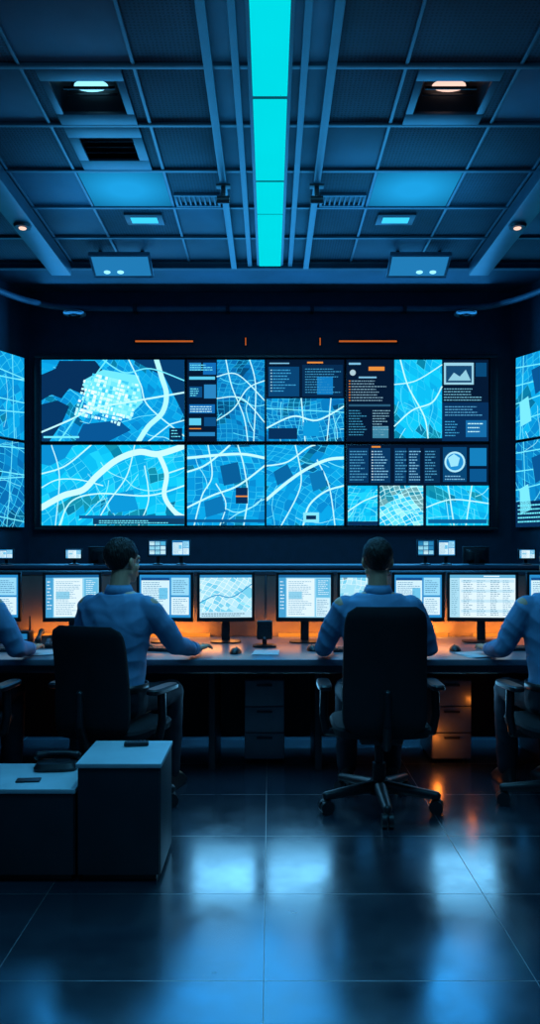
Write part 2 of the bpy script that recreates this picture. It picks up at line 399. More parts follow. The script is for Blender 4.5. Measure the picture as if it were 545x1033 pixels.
def scr_d1():
    c = Canvas(350, 363, 493, 445); c.rect(350, 363, 493, 445, NAVY); city(c, (398, 363, 446, 442), 51, 9, .4, LANDB, (60, 210, 248), .07, .5)
    c.rect(446, 406, 493, 445, NAVY2); c.up()
    c.rect(352, 366, 364, 368, TXT); c.rect(372, 370, 388, 374, OR); c.disc(356, 376, 3, (170, 200, 210)); c.rect(362, 380, 380, 381.6, TXT)
    text(c, 352, 384, 394, 8, 2.8, (120, 160, 180), .9, 13, OR); c.rect(352, 408, 394, 410, (40, 90, 120)); text(c, 352, 414, 372, 10, 2.7, (60, 150, 190), .8, 14); text(c, 376, 414, 394, 10, 2.7, (130, 180, 200), .8, 15)
    c.rect(376, 430, 392, 442, (60, 130, 160))
    for p, w in (([(398, 430), (416, 414), (436, 406), (446, 390)], 1.7), ([(404, 363), (412, 390), (428, 420), (432, 442)], 1.7), ([(398, 388), (420, 384), (446, 368)], 1.3)):
        c.line(spline(p), w, PALE)
    c.rect(448, 366, 478, 388, (150, 206, 226)); c.rect(480, 366, 491, 380, (8, 70, 116)); text(c, 448, 392, 490, 5, 2.8, (110, 180, 206), .9, 16)
    text(c, 449, 410, 491, 4, 2.8, (80, 160, 204), .9, 17); text(c, 449, 425, 466, 6, 2.8, (60, 160, 210), .9, 18); c.rect(470, 424, 491, 441, (20, 106, 166)); c.up()
    c.rect(450, 369, 476, 386, (20, 70, 110)); c.up(); c.poly([(452, 384), (458, 376), (464, 380), (470, 373), (475, 384)], (140, 200, 220)); text(c, 472, 427, 490, 3, 4, PALE, 1, 19); return c
def scr_d2():
    c = Canvas(350, 449, 493, 530); c.rect(350, 449, 493, 530, NAVY); c.up()
    for i, x in enumerate((352, 374, 398, 412)):
        c.rect(x, 452, x+(20 if i < 2 else 12), 487, (8, 54, 96))
    c.rect(428, 452, 444, 487, (6, 44, 80)); c.rect(447, 451, 471, 486, (8, 68, 114)); c.rect(474, 452, 491, 470, (20, 124, 184)); c.rect(474, 473, 491, 486, (10, 84, 140)); c.up()
    for i, x in enumerate((353, 375, 399, 413, 429)): text(c, x, 455, x+(18 if i < 2 else 12), 11, 2.85, TXT if i % 2 else (70, 150, 190), 1, 20+i, (190, 220, 230) if i == 1 else None)
    c.rect(375, 450, 384, 451.6, OR); c.disc(459, 466, 10.5, (170, 230, 246), 24); c.up(); c.disc(459, 466, 8.6, (30, 140, 206), 24); c.up(); c.poly([(452, 462), (458, 458), (464, 462), (462, 470), (455, 471)], (150, 224, 244)); text(c, 449, 480, 469, 2, 3, TXT, 1, 29)
    city(c, (351, 490, 381, 530), 61, 6, .2, LANDB, ICE, .1); city(c, (383, 490, 427, 530), 62, 6, -.3, [(60, 206, 242), (100, 224, 250), (30, 186, 234), (150, 238, 252)], (190, 248, 255), .14, .2); city(c, (430, 490, 493, 530), 63, 8, .15, LANDB, (80, 222, 250), .08)
    for p in ([(351, 516), (366, 506), (381, 500)], [(430, 512), (456, 504), (493, 508)], [(452, 490), (458, 530)], [(476, 490), (470, 530)]): c.line(spline(p), 1.5, PALE, (430, 490, 493, 530) if p[0][0] > 420 else (351, 490, 381, 530))
    c.up(); c.rect(351, 526, 381, 530, NAVY2); c.rect(432, 524, 491, 528, (10, 96, 150)); return c
def scr_side(x0, y0, x1, y1, seed, lands, dark=False):
    c = Canvas(x0, y0, x1, y1); city(c, c.r, seed, 10, .3 if seed % 2 else -.4, lands, (50, 194, 238), .09, .45, 12); rn = random.Random(seed)
    w, h = x1-x0, y1-y0
    for k in range(4):
        a = h*(.12+.22*k); b = rn.uniform(-.16, .16)*h
        c.line(spline([(x0, y0+a), (x0+w*.4, y0+a+b*.4), (x1, y0+a+b)]), 1.4, ICE)
    for k in range(4):
        a = w*(.1+.25*k); b = rn.uniform(-.12, .12)*w
        c.line(spline([(x0+a, y0), (x0+a+b*.4, y0+h*.5), (x0+a+b, y1)]), 1.2, ICE)
    c.up(); c.poly([(x0+w*.2, y0+h*.2), (x0+w*.4, y0+h*.15), (x0+w*.45, y0+h*.4), (x0+w*.25, y0+h*.5)], (8, 84, 146))
    c.poly([(x0+w*.05, y0+h*.55), (x0+w*.16, y0+h*.5), (x0+w*.2, y0+h*.8), (x0+w*.06, y0+h*.85)] , (120, 230, 250))
    if dark: c.rect(x0, y0+h*.7, x1, y1, NAVY2); c.up(); text(c, x0+3, y0+h*.74, x1-3, 5, 4, ICE, 1.4, seed)
    return c
# ---------------------------------------------------------------- room shell
bm = B(); box2(bm, -5, 5, -2, 10.5, -.1, 0, 0); struct('floor', bm, M['floor'])
YB = 9.5; XC = 2.89
bm = B(); box2(bm, -XC-.3, XC+.3, YB, YB+.15, 0, 4.45, 0); struct('wall_back', bm, M['wall'])
def wall_seg(name, p, q, th):
    p = Vector((*p, 0)); q = Vector((*q, 0)); d = q-p; n = Vector((d.y, -d.x, 0)).normalized()*th
    bm = B(); vs = [bm.verts.new(v) for v in (p, q, q+n, p+n)]; vt = [bm.verts.new(v.co+Vector((0, 0, 4.45))) for v in vs]
    bm.faces.new(vs[::-1]); bm.faces.new(vt)
    for i in range(4): bm.faces.new((vs[i], vs[(i+1) % 4], vt[(i+1) % 4], vt[i]))
    struct(name, bm, M['wall'])
wd = Vector((.41, -.912)); EL = 3.9
wall_seg('wall_back_left', (-XC-wd.x*EL, YB+wd.y*EL), (-XC, YB), -.15)
wall_seg('wall_back_right', (XC, YB), (XC+wd.x*EL, YB+wd.y*EL), -.15)
xs = XC+wd.x*EL; ysd = YB+wd.y*EL
bm = B(); box2(bm, -xs-.15, -xs, -2, ysd, 0, 4.45, 0); struct('wall_left', bm, M['wall'])
bm = B(); box2(bm, xs, xs+.15, -2, ysd, 0, 4.45, 0); struct('wall_right', bm, M['wall'])
bm = B(); box2(bm, -xs, xs, -2.1, -2, 0, 4.45, 0); struct('wall_front', bm, M['wall'])
# ceiling: rear slab plus lower tiled field of perforated and plain boards
XL = [-4.45, -3.6, -2.8, -2.02, -1.82, -1.36, -.74, -.33, .33, .74, 1.36, 1.82, 2.02, 2.8, 3.6, 4.45]
YL = [7.3-.6*k for k in range(16)][::-1]
holes = [(-1.36, 4.3), (.74, 4.3), (-1.36, 4.9)]; lit = [(-1.36, 5.5), (.74, 5.5)]
b1 = B(); b2 = B(); box2(b1, -5, 5, -2, 10, 4.42, 4.5, 0); rn = random.Random(12)
def near(i, j, L): return any(abs(XL[i]-h[0]) < .01 and abs(YL[j]-h[1]) < .01 for h in L)
for i in range(len(XL)-1):
    for j in range(len(YL)-1):
        y0, y1 = YL[j]+.006, YL[j+1]-.006
        if near(i, j, holes):
            box2(b1, XL[i]+.006, XL[i]+.074, y0, y1, 4.0, 4.03, .003); box2(b1, XL[i+1]-.074, XL[i+1]-.006, y0, y1, 4.0, 4.03, .003); continue
        bm = b2 if (rn.random() < .33 or i == 7) else b1
        box2(bm, XL[i]+.006, XL[i+1]-.006, y0, y1, 4.0, 4.03, .004)
struct('ceiling', b1, M['ceil']); struct('ceiling', b2, M['ceil2'])
bm = B()
for x in XL:
    if abs(abs(x)-.33) < .01 or abs(x) > 4.4: continue
    box2(bm, x-.010, x+.010, YL[0], YL[-1], 3.985, 4.0, .003)
for y in YL: box2(bm, -4.4, 4.4, y-.016, y+.016, 3.980, 3.999, .003)
struct('trim_1', bm, M['rail'])
for n_, s in ((2, -1), (3, 1)):
    bm = B(); box2(bm, min(s*.305, s*.355), max(s*.305, s*.355), -1.7, 7.3, 3.93, 3.979, .006); struct('trim_%d' % n_, bm, M['beam'])
    bm = B(); box2(bm, min(s*1.83, s*2.01), max(s*1.83, s*2.01), -1.7, 7.3, 3.87, 3.979, .008); struct('trim_%d' % (n_+2), bm, M['beam'])
    bm = B()
    box2(bm, min(s*.165, s*.205), max(s*.165, s*.205), -1.7, 7.3, 3.95, 3.979, .005); struct('trim_%d' % (n_+4), bm, M['beam'])
bm = B(); box2(bm, -4.4, 4.4, 7.3, 7.36, 3.94, 4.42, .004); struct('trim_8', bm, M['wall'])
bm = B(); box2(bm, -XC, XC, YB-.03, YB, 0, .12, .004); struct('baseboard_back', bm, M['dark'])

# ---------------------------------------------------------------- ceiling things
t = thing('strip_light', 'long glowing cyan strip light running down the centre of the ceiling', 'light', (0, 5.1, 4.0))
bm = B(); box2(bm, -.12, .12, -2.3, 2.17, -.05, -.0001, .004); obj('housing', bm, M['beam'], t)
for a, b in ((2.85, 4.50), (4.55, 5.54), (5.59, 6.10), (6.14, 7.24)):
    bm = B(); box2(bm, -.098, .098, a-5.1, b-5.1, -.064, -.049, .004); obj('diffuser', bm, M['strip'], t)
def recessed(x, glow, label):
    t = thing('recessed_downlight', label, 'light', (x, 4.6, 4.0), 0, 'square recessed downlights')
    bm = B()
    for a in (box2,):
        a(bm, -.235, .235, -.29, -.17, -.02, .0, .004); a(bm, -.235, .235, .17, .29, -.02, .0, .004)
        a(bm, -.235, -.19, -.17, .17, -.02, .0, .004); a(bm, .19, .235, -.17, .17, -.02, .0, .004)
    obj('frame', bm, M['beam'], t)
    bm = B()
    z0, z1 = 0, .14; q = [(-.19, -.17), (.19, -.17), (.19, .17), (-.19, .17)]; p = [(-.13, -.11), (.13, -.11), (.13, .11), (-.13, .11)]
    a = [bm.verts.new((x_, y_, z0)) for x_, y_ in q]; b = [bm.verts.new((x_, y_, z1)) for x_, y_ in p]
    for i in range(4): bm.faces.new((a[i], a[(i+1) % 4], b[(i+1) % 4], b[i]))
    bm.faces.new(b); obj('reflector', bm, M['dark'], t, False)
    bm = B(); box2(bm, -.15, .15, -.006, .006, .035, .05, .002); obj('louvre', bm, M['dark'], t)
    bm = B(); box2(bm, -.15, .15, .085, .097, .05, .06, .002); obj('louvre', bm, M['dark'], t)
    bm = B(); ball(bm, (0, .05, .085), (.10, .05, .025)); obj('lamp', bm, glow, t)
recessed(-1.05, M['bulb'], 'square recessed downlight with a cool white-blue lamp, left ceiling')
recessed(1.05, M['warm'], 'square recessed downlight with a warm pinkish lamp, right ceiling')
t = thing('ceiling_vent', 'square dark air vent recessed behind the cool downlight', 'vent', (-1.05, 5.2, 4.0))
bm = B(); box2(bm, -.235, .235, -.29, -.15, -.018, 0, .004); box2(bm, -.235, .235, .15, .29, -.018, 0, .004); box2(bm, -.235, -.17, -.15, .15, -.018, 0, .004); box2(bm, .17, .235, -.15, .15, -.018, 0, .004); obj('frame', bm, M['rail'], t)
bm = B(); box2(bm, -.2, .2, -.2, .2, .07, .08, .002); obj('duct_plate', bm, M['black'], t)
for k in range(4):
    bm = B(); box(bm, (0, -.11+k*.073, .02), (.34, .05, .006), .002, Matrix.Rotation(.5, 4, 'X')); obj('slat', bm, M['dark'], t)
for s, nm in ((-1, 'left'), (1, 'right')):
    t = thing('ceiling_light_panel', 'softly glowing blue ceiling panel on the %s side of the strip light' % nm, 'light', (s*1.05, 5.8, 4.0), 0, 'blue light panels')
    bm = B(); box2(bm, -.298, .298, -.283, .283, -.006, -.0001, .002); obj('frame', bm, M['rail'], t)
    bm = B(); box2(bm, -.296, .296, -.281, .281, -.010, -.0055, .002); obj('diffuser', bm, M['panel'], t)
    t = thing('ceiling_grille', 'narrow slotted ceiling grille beside the strip light, %s one' % nm, 'vent', (s*.545, 5.98, 4.0), 0, 'slotted ceiling grilles')
    bm = B()
    w2 = .17
    box2(bm, -w2, w2, -.11, -.085, -.022, -.0001); box2(bm, -w2, w2, .07, .095, -.022, -.0001); box2(bm, -w2, -w2+.02, -.085, .07, -.022, -.0001); box2(bm, w2-.02, w2, -.085, .07, -.022, -.0001); obj('frame', bm, M['rail'], t)
    bm = B(); box2(bm, -w2+.02, w2-.02, -.085, .07, -.005, -.001, 0); obj('backing', bm, M['black'], t)
    for k in range(8):
        bm = B(); x = -.13+k*.037; box2(bm, x-.006, x+.006, -.085, .07, -.02, -.005, .002); obj('slat', bm, M['rail'], t)
    t = thing('ceiling_lamp', 'small rectangular glowing lamp in a frame, %s rear ceiling' % nm, 'light', (s*1.0, 6.32, 4.0), 0, 'small rear ceiling lamps')
    bm = B(); box2(bm, -.15, .15, -.1, .1, -.02, -.0001); obj('frame', bm, M['dark'], t)
    bm = B(); box2(bm, -.105, .105, -.05, .05, -.026, -.019, .006); obj('lamp', bm, M['cyan'], t)
    t = thing('spotlight', 'tiny warm round spotlight set in the %s ceiling beam' % nm, 'light', (s*1.92, 6.15, 3.87), 0, 'warm beam spotlights')
    bm = B(); cyl(bm, (0, 0, -.02), (0, 0, -.0001), .06, .07); obj('trim_ring', bm, M['dark'], t)
    bm = B(); ball(bm, (0, 0, -.022), (.03, .03, .012)); obj('lamp', bm, M['warm'], t)
    t = thing('floodlight', 'slim tilted pale-blue fixture hanging at the rear ceiling edge, %s' % nm, 'light', (s*1.32, 7.05, 4.0), 0, 'rear edge tilted fixtures')
    for hx in (-.185, .185):
        bm = B(); box2(bm, hx-.015, hx+.015, -.02, .02, -.09, -.0001, .003); obj('hanger', bm, M['dark'], t)
    R = Matrix.Translation((0, 0, -.12)) @ Matrix.Rotation(-.42, 4, 'X')
    bm = B()
    box2(bm, -.27, .27, -.14, .14, -.005, .02, .006)
    for q in [(-.27, .27, -.14, -.12), (-.27, .27, .12, .14), (-.27, -.25, -.12, .12), (.25, .27, -.12, .12)]: box2(bm, q[0], q[1], q[2], q[3], -.022, -.004, .003)
    bmesh.ops.transform(bm, matrix=R, verts=bm.verts[:]); obj('body', bm, M['conduit'], t)
    bm = B(); box2(bm, -.248, .248, -.118, .118, -.014, -.0055, .002); bmesh.ops.transform(bm, matrix=R, verts=bm.verts[:]); l = obj('diffuser', bm, M['dimpanel'], t)
    for lx in (-.06, .06):
        bm = B(); ball(bm, (s*.08+lx, .07, -.016), (.03, .02, .012)); bmesh.ops.transform(bm, matrix=R, verts=bm.verts[:]); obj('lamp', bm, M['bulb'], l)
    t = thing('ceiling_bracket', 'small black clamp bracket on the rail %s of the strip light' % nm, 'bracket', (s*.33, 5.6, 3.93), 0, 'black rail clamps')
    bm = B(); box2(bm, -.05, .05, -.03, .03, -.012, -.0001, .003); obj('plate', bm, M['black'], t)
    bm = B(); box2(bm, -.016, .016, -.02, .02, -.09, -.012, .004); obj('arm', bm, M['black'], t)
    bm = B(); cyl(bm, (-.045, 0, -.1), (.045, 0, -.1), .026); obj('clamp_head', bm, M['black'], t)
    # dome camera on a short wall arm just under the conduit, accent light on the wall
    t = thing('dome_camera', 'small flat dome camera on the back wall under the conduit, %s corner' % nm, 'camera', (s*2.28, YB, 4.12), 0, 'rear dome cameras')
    bm = B(); box2(bm, -.02, .02, -.26, .002, -.012, .012, .004); obj('wall_arm', bm, M['conduit'], t)
    bm = B(); loft(bm, [(0, -.25, -.05, .10, .10), (0, -.25, -.04, .13, .13), (0, -.25, -.02, .13, .13), (0, -.25, -.006, .06, .06)]); obj('housing', bm, M['dome'], t)
    bm = B(); ball(bm, (0, -.25, -.05), (.07, .07, .03)); obj('dome', bm, M['dark'], t)
    t = thing('accent_light', 'thin orange accent light on the back wall above the video wall, %s' % nm, 'light', (PX(166 if s < 0 else 371, YB), YB, PZ(345, YB)), 0, 'orange accent lights')
    bm = B(); box2(bm, -.36, .36, -.03, .002, -.02, .02, .004); obj('channel', bm, M['dark'], t)
    bm = B(); box2(bm, -.345, .345, -.036, -.029, -.010, .010, .002); obj('diffuser', bm, M['orangelow'], t)
    t = thing('indicator_light', 'tiny vertical orange indicator on the back wall, %s of centre' % nm, 'light', (PX(248 if s < 0 else 323, YB), YB, PZ(345, YB)), 0, 'orange wall indicators')
    bm = B(); box2(bm, -.015, .015, -.02, .002, -.06, .06, .003); obj('case', bm, M['dark'], t)
    bm = B(); box2(bm, -.006, .006, -.024, -.019, -.045, .045, .001); obj('diffuser', bm, M['orangelow'], t)
pts = spline([(-3.35, 7.7, 4.2), (-3.1, 8.5, 4.2), (-2.75, 9.15, 4.2), (-2.2, 9.4, 4.2), (0, 9.42, 4.2), (2.2, 9.4, 4.2), (2.75, 9.15, 4.2), (3.1, 8.5, 4.2), (3.35, 7.7, 4.2)])
t = thing('conduit_pipe', 'grey conduit pipe curving round the top of the back wall', 'pipe', (0, 9.4, 4.2))
bm = B(); tube(bm, [Vector(p)-Vector((0, 9.4, 4.2)) for p in pts], .035); obj('pipe', bm, M['conduit'], t)
for x in (-1.6, -.5, .5, 1.6):
    bm = B(); box2(bm, x-.02, x+.02, -.03, .099, -.045, .045, .004); obj('clip', bm, M['dark'], t)

# ---------------------------------------------------------------- video wall
DS = 9.40; k = DS/F
t = thing('video_wall_frame', 'dark surround frame of the big video wall on the back wall', 'frame', (PX(268, YB), YB, PZ(535, DS)))
x0, x1 = PX(35, DS)-t.location.x, PX(502, DS)-t.location.x; hh = PZ(357, DS)-PZ(535, DS)
bm = B(); box2(bm, x0, x1, -.03, -.0005, 0, hh, .004); obj('back_plate', bm, M['black'], t)
for nm, a in (('top_rail', (x0, x1, -.12, -.0305, hh-.05, hh)), ('bottom_rail', (x0, x1, -.12, -.0305, 0, .04)), ('side_rail', (x0, x0+.075, -.12, -.0305, .0405, hh-.0505)), ('side_rail', (x1-.09, x1, -.12, -.0305, .0405, hh-.0505))):
    bm = B(); box2(bm, *a, .008); obj(nm, bm, M['bezel'], t)
def wall_display(c, label, D=DS, loc=None, rz=0):
    x0, y0, x1, y1 = c.r; w, h = (x1-x0)*k, (y1-y0)*k
    if loc is None: loc = (PX((x0+x1)/2, D), D, PZ(y1, D))
    t = thing('wall_display', label, 'display', loc, rz, 'wall display panels')
    bm = B(); box2(bm, -w/2-.012, w/2+.012, .002, .066, -.012, h+.012, .004); obj('bezel', bm, M['bezel'], t)
    c.build('screen', k, M['scr'], t, (0, 0, h/2)); return t
for fn, lb in ((scr_a1, 'wide wall display with a bright old-town street cluster and dark lake areas'),
               (scr_a2, 'wide wall display filled by a bright map with a pale winding river'),
               (scr_b1, 'narrow wall display with a thumbnail column beside a blue street map'),
               (scr_b2, 'narrow wall display map with a small dark square and orange mark'),
               (scr_c1, 'narrow wall display split between dark text panels and a street grid below'),
               (scr_c2, 'narrow wall display map with a diagonal pale road and white caption box'),
               (scr_d1, 'wide wall display of orange-marked text columns around a bright map'),
               (scr_d2, 'wide wall display with a round globe icon above three small maps')):
    wall_display(fn(), lb)
for s, nm in ((-1, 'left'), (1, 'right')):
    a = math.atan2(.912, .41)
    for (ya, yb, sd, row) in ((363, 445, 70, 'upper'), (448, 532, 71, 'lower')):
        W = 110; c = scr_side(0, ya, W, yb, sd+(4 if s > 0 else 0), LAND if row == 'upper' else LANDM, s > 0 and row == 'lower')
        off = .17+W*k/2; n = Vector((-s*.912, -.41))*.075
        p = Vector((s*XC, YB))+Vector((s*.41, -.912))*off+n
        wall_display(c, '%s of the two map displays on the %s angled wall' % (row, nm), loc=(p.x, p.y, PZ(yb, DS)), rz=s*-a)
# ---------------------------------------------------------------- main desk
DZ = .75
t = thing('control_desk', 'long grey control desk worktop where the operators sit', 'desk', (0, 5.0, 0))
bm = B(); box2(bm, -2.9, 2.9, -.56, .62, .715, DZ, .006); obj('worktop', bm, M['desk'], t)
bm = B(); box2(bm, -2.9, 2.9, -.54, -.50, .67, .7145, .004); obj('front_rail', bm, M['deskdark'], t)
bm = B(); box2(bm, -2.85, 2.85, .50, .53, .06, .7145, .004); obj('modesty_panel', bm, M['deskdark'], t)
for x in (-2.8, -1.22, -.36, .30, 1.75, 2.8):
    bm = B(); box2(bm, x-.02, x+.02, -.1, .495, 0, .7145, .004); obj('leg', bm, M['deskdark'], t)
t = thing('desk_partition', 'low grey partition with orange light strips along the back of the desk', 'partition', (0, 5.56, DZ))
xe = [-2.9, -2.0, -1.04, -.03, .92, 1.9, 2.9]
for i in range(6):
    bm = B(); box2(bm, xe[i]+.006, xe[i+1]-.006, 0, .04, .0005, .43, .006); obj('panel', bm, M['part'], t)
bm = B(); box2(bm, -2.9, 2.9, -.006, .046, .4305, .46, .005); obj('top_rail', bm, M['rail'], t)
for x in xe[1:-1]:
    bm = B(); box2(bm, x-.006, x+.006, -.004, .044, .0005, .43, .002); obj('post', bm, M['chrome'], t)
for a, b in ((-2.7, -2.15), (-1.85, -1.15), (-.92, -.42), (.06, .34), (.80, 1.24), (1.42, 1.82), (2.0, 2.7)):
    bm = B(); box2(bm, a, b, -.035, -.015, .001, .026, .003); obj('light_strip', bm, M['orange'], t)
def pedestal(x, label, w=.255):
    t = thing('drawer_pedestal', label, 'cabinet', (x, 5.06, 0), 0, 'under-desk drawer pedestals')
    bm = B(); box2(bm, -w/2, w/2, .018, .40, .02, .53, .005); obj('body', bm, M['ped'], t)
    for z0, z1 in ((.03, .19), (.197, .357), (.364, .525)):
        bm = B(); box2(bm, -w/2+.003, w/2-.003, 0, .0175, z0, z1, .004); d = obj('drawer', bm, M['ped'], t)
        bm = B(); box2(bm, -.05, .05, -.014, -.0005, z1-.035, z1-.022, .003); obj('handle', bm, M['dark'], d)
    for a in (-1, 1):
        for b in (.06, .36):
            bm = B(); cyl(bm, (a*(w/2-.03), b, .0), (a*(w/2-.03), b, .0195), .018); obj('foot', bm, M['black'], t)
pedestal(-.035, 'pale grey three-drawer pedestal under the middle of the desk')
pedestal(1.16, 'orange-lit three-drawer pedestal under the desk, right of the centre chair')

def doc(kind, seed):
    c = Canvas(0, 0, 58, 46); rn = random.Random(seed); W = (222, 243, 251)
    c.rect(0, 0, 58, 46, (140, 208, 238)); c.up()
    if kind == 'doc':
        c.rect(0, 0, 58, 3, (24, 100, 156)); c.rect(0, 3, 8, 46, (70, 160, 210)); c.rect(9, 4, 40, 45, W); c.rect(42, 4, 57, 24, (100, 186, 226)); c.rect(42, 25, 57, 45, (206, 236, 248)); c.up()
        text(c, 11, 7, 38, 19, 1.95, (110, 172, 204), .65, seed); text(c, 43, 27, 56, 9, 1.95, (80, 150, 190), .65, seed+1); c.rect(11, 18, 26, 26, (140, 206, 234)); text(c, 1.5, 7, 7, 9, 3.6, W, 1, seed+5)
        text(c, 44, 6, 56, 8, 2.1, W, .65, seed+7)
    elif kind == 'win':
        c.rect(0, 0, 58, 46, (40, 140, 204)); c.up(); c.rect(2, 3, 34, 43, (206, 238, 250)); c.rect(36, 3, 56, 22, (150, 216, 244)); c.rect(36, 24, 56, 43, (214, 241, 251)); c.up()
        c.rect(2, 3, 34, 6, (20, 80, 140)); text(c, 4, 8, 32, 17, 2, (80, 146, 188), .65, seed); text(c, 38, 26, 55, 8, 2.05, (80, 150, 192), .65, seed+2)
        c.rect(22, 14, 32, 26, (110, 196, 234)); text(c, 38, 6, 55, 7, 2.1, (40, 110, 170), .65, seed+9)
    elif kind == 'map':
        city(c, (0, 3, 58, 40), seed, 6.5, .3, [(160, 224, 244), (180, 232, 248), (120, 208, 238), (196, 240, 250)], (226, 248, 254), .12, .3, 4)
        c.line(spline([(0, 30), (18, 22), (36, 24), (58, 10)]), 1.4, (40, 150, 206)); c.rect(0, 0, 58, 3, (40, 130, 186)); c.rect(0, 40, 58, 46, (190, 230, 246)); c.up(); text(c, 2, 41.5, 54, 2, 2.2, (60, 120, 150), .9, seed)
    elif kind == 'table':
        c.rect(0, 0, 58, 46, W); c.up(); c.rect(0, 0, 58, 3.4, (90, 170, 210)); c.rect(0, 3.4, 9, 46, (170, 220, 240)); c.up()
        for j in range(11):
            y = 6+j*3.6
            if j % 3 == 0: c.rect(10, y-.8, 57, y+2.2, (192, 228, 244))
        c.up()
        for i, x in enumerate((1.5, 12, 24, 36, 47)): text(c, x, 6, x+(7 if i == 0 else 9), 19, 2.05, (80, 140, 172) if i % 2 else (110, 166, 196), .65, seed+i)
        c.rect(30, 1, 44, 2.2, W)
    else:
        c.rect(0, 0, 58, 46, (14, 80, 130)); c.up()
        for i in range(3):
            for j in range(3): c.rect(2+i*18.6, 3+j*14, 18.4+i*18.6, 14.5+j*14, rn.choice([(80, 180, 220), (140, 210, 234), (40, 130, 180), (190, 230, 242)]))
        c.up(); text(c, 4, 5, 54, 3, 14, (20, 80, 120), 1.2, seed)
    return c
def monitor(x, y, w, h, zc, rz, c, label, base=DZ, group='desk monitors', nm='monitor', back=False):
    t = thing(nm, label, 'monitor', (x, y, base), rz, group)
    z0, z1 = zc-base-h/2, zc-base+h/2
    bm = B(); b = .019 if h > .2 else .011
    box2(bm, -w/2, w/2, .004, .022, z0, z1, .004)
    box2(bm, -w/2, w/2, -.006, .0045, z1-b, z1, .003); box2(bm, -w/2, w/2, -.006, .0045, z0, z0+b*1.4, .003)
    box2(bm, -w/2, -w/2+b, -.006, .0045, z0, z1, .003); box2(bm, w/2-b, w/2, -.006, .0045, z0, z1, .003); obj('bezel', bm, M['black'], t)
    bm = B(); loft(bm, [(0, 0, 0, w*.42, h*.42), (0, 0, .02, w*.36, h*.36), (0, 0, .035, w*.22, h*.24)], 24, 6)
    bmesh.ops.transform(bm, matrix=Matrix.Translation((0, .0215, (z0+z1)/2)) @ Matrix.Rotation(-PI/2, 4, 'X'), verts=bm.verts[:]); obj('back_shell', bm, M['black'], t)
    if c:
        kq = (w-2*b)/58.0; o = c.build('screen', kq, M['mon'], t, (0, .0042, (z0+z1)/2+b*.2), eps=.0004); o.scale.z = (h-2.4*b)/(46*kq)
    bm = B(); box(bm, (0, .055, (z0+z1)/2*.55+.004), (min(.055, w*.2), .02, (z0+z1)/2*1.1), .005, Matrix.Rotation(-.06, 4, 'X')); obj('stand_neck', bm, M['black'], t)
    bm = B(); loft(bm, [(0, .04, .0005, w*.27, .085), (0, .04, .009, w*.27, .085), (0, .045, .015, w*.14, .05)], 28, 3); obj('stand_base', bm, M['dark'], t)
    return t
MD = 5.2
zc = (PZ(577, MD)+PZ(627, MD))/2; mh = .325; mw = .378
for px, wd_, rz, kind, lb in ((-8, mw, 0, 'win', 'desk monitor cut by the left edge of the photo'),
    (73, mw, .14, 'doc', 'desk monitor with white documents, left of the turned operator'),
    (166.5, mw, -.08, 'win', 'desk monitor with two blue windows, right of the turned operator'),
    (228, mw, .08, 'map', 'desk monitor with a pale street map, just left of the desk speaker'),
    (307.5, mw, -.05, 'doc', 'desk monitor with a white document, just right of the desk speaker'),
    (365, .32, .0, 'map', 'desk monitor mostly hidden behind the centre operator'),
    (422, .345, -.04, 'win', 'desk monitor beside the centre operator, on his right'),
    (487, .462, -.07, 'table', 'widest desk monitor, showing a white table of figures'),
    (561, mw, -.06, 'win', 'desk monitor cut by the right edge of the photo')):
    monitor(PX(px, MD), MD, wd_, mh, zc, rz, doc(kind, int(px)+20), lb)

# small desk things
def keyboard(x, y, rz, label):
    t = thing('keyboard', label, 'keyboard', (x, y, DZ), rz, 'desk keyboards')
    bm = B(); box2(bm, -.2, .2, -.065, .065, .0005, .014, .005); obj('case', bm, M['black'], t)
    bm = B()
    for r_ in range(5):
        for q in range(14):
            if r_ == 0 and 3 < q < 10:
                if q == 4: box2(bm, -.085, .085, -.058, -.04, .0142, .020, .002)
                continue
            x_ = -.182+q*.028; y_ = -.049+r_*.0245; box2(bm, x_-.012, x_+.012, y_-.010, y_+.010, .0142, .020, .002)
    obj('keycaps', bm, M['key'], t)
def mouse(x, y, rz, label):
    t = thing('computer_mouse', label, 'mouse', (x, y, DZ), rz, 'computer mice')
    bm = B(); ball(bm, (0, 0, .0), (.034, .058, .034), 24)
    bmesh.ops.bisect_plane(bm, geom=bm.verts[:]+bm.edges[:]+bm.faces[:], plane_co=(0, 0, .001), plane_no=(0, 0, 1), clear_inner=True)
    bmesh.ops.holes_fill(bm, edges=[e for e in bm.edges if e.is_boundary]); obj('shell', bm, M['black'], t)
    bm = B(); cyl(bm, (-.004, .028, .0285), (.004, .028, .0285), .006); obj('wheel', bm, M['dark'], t)
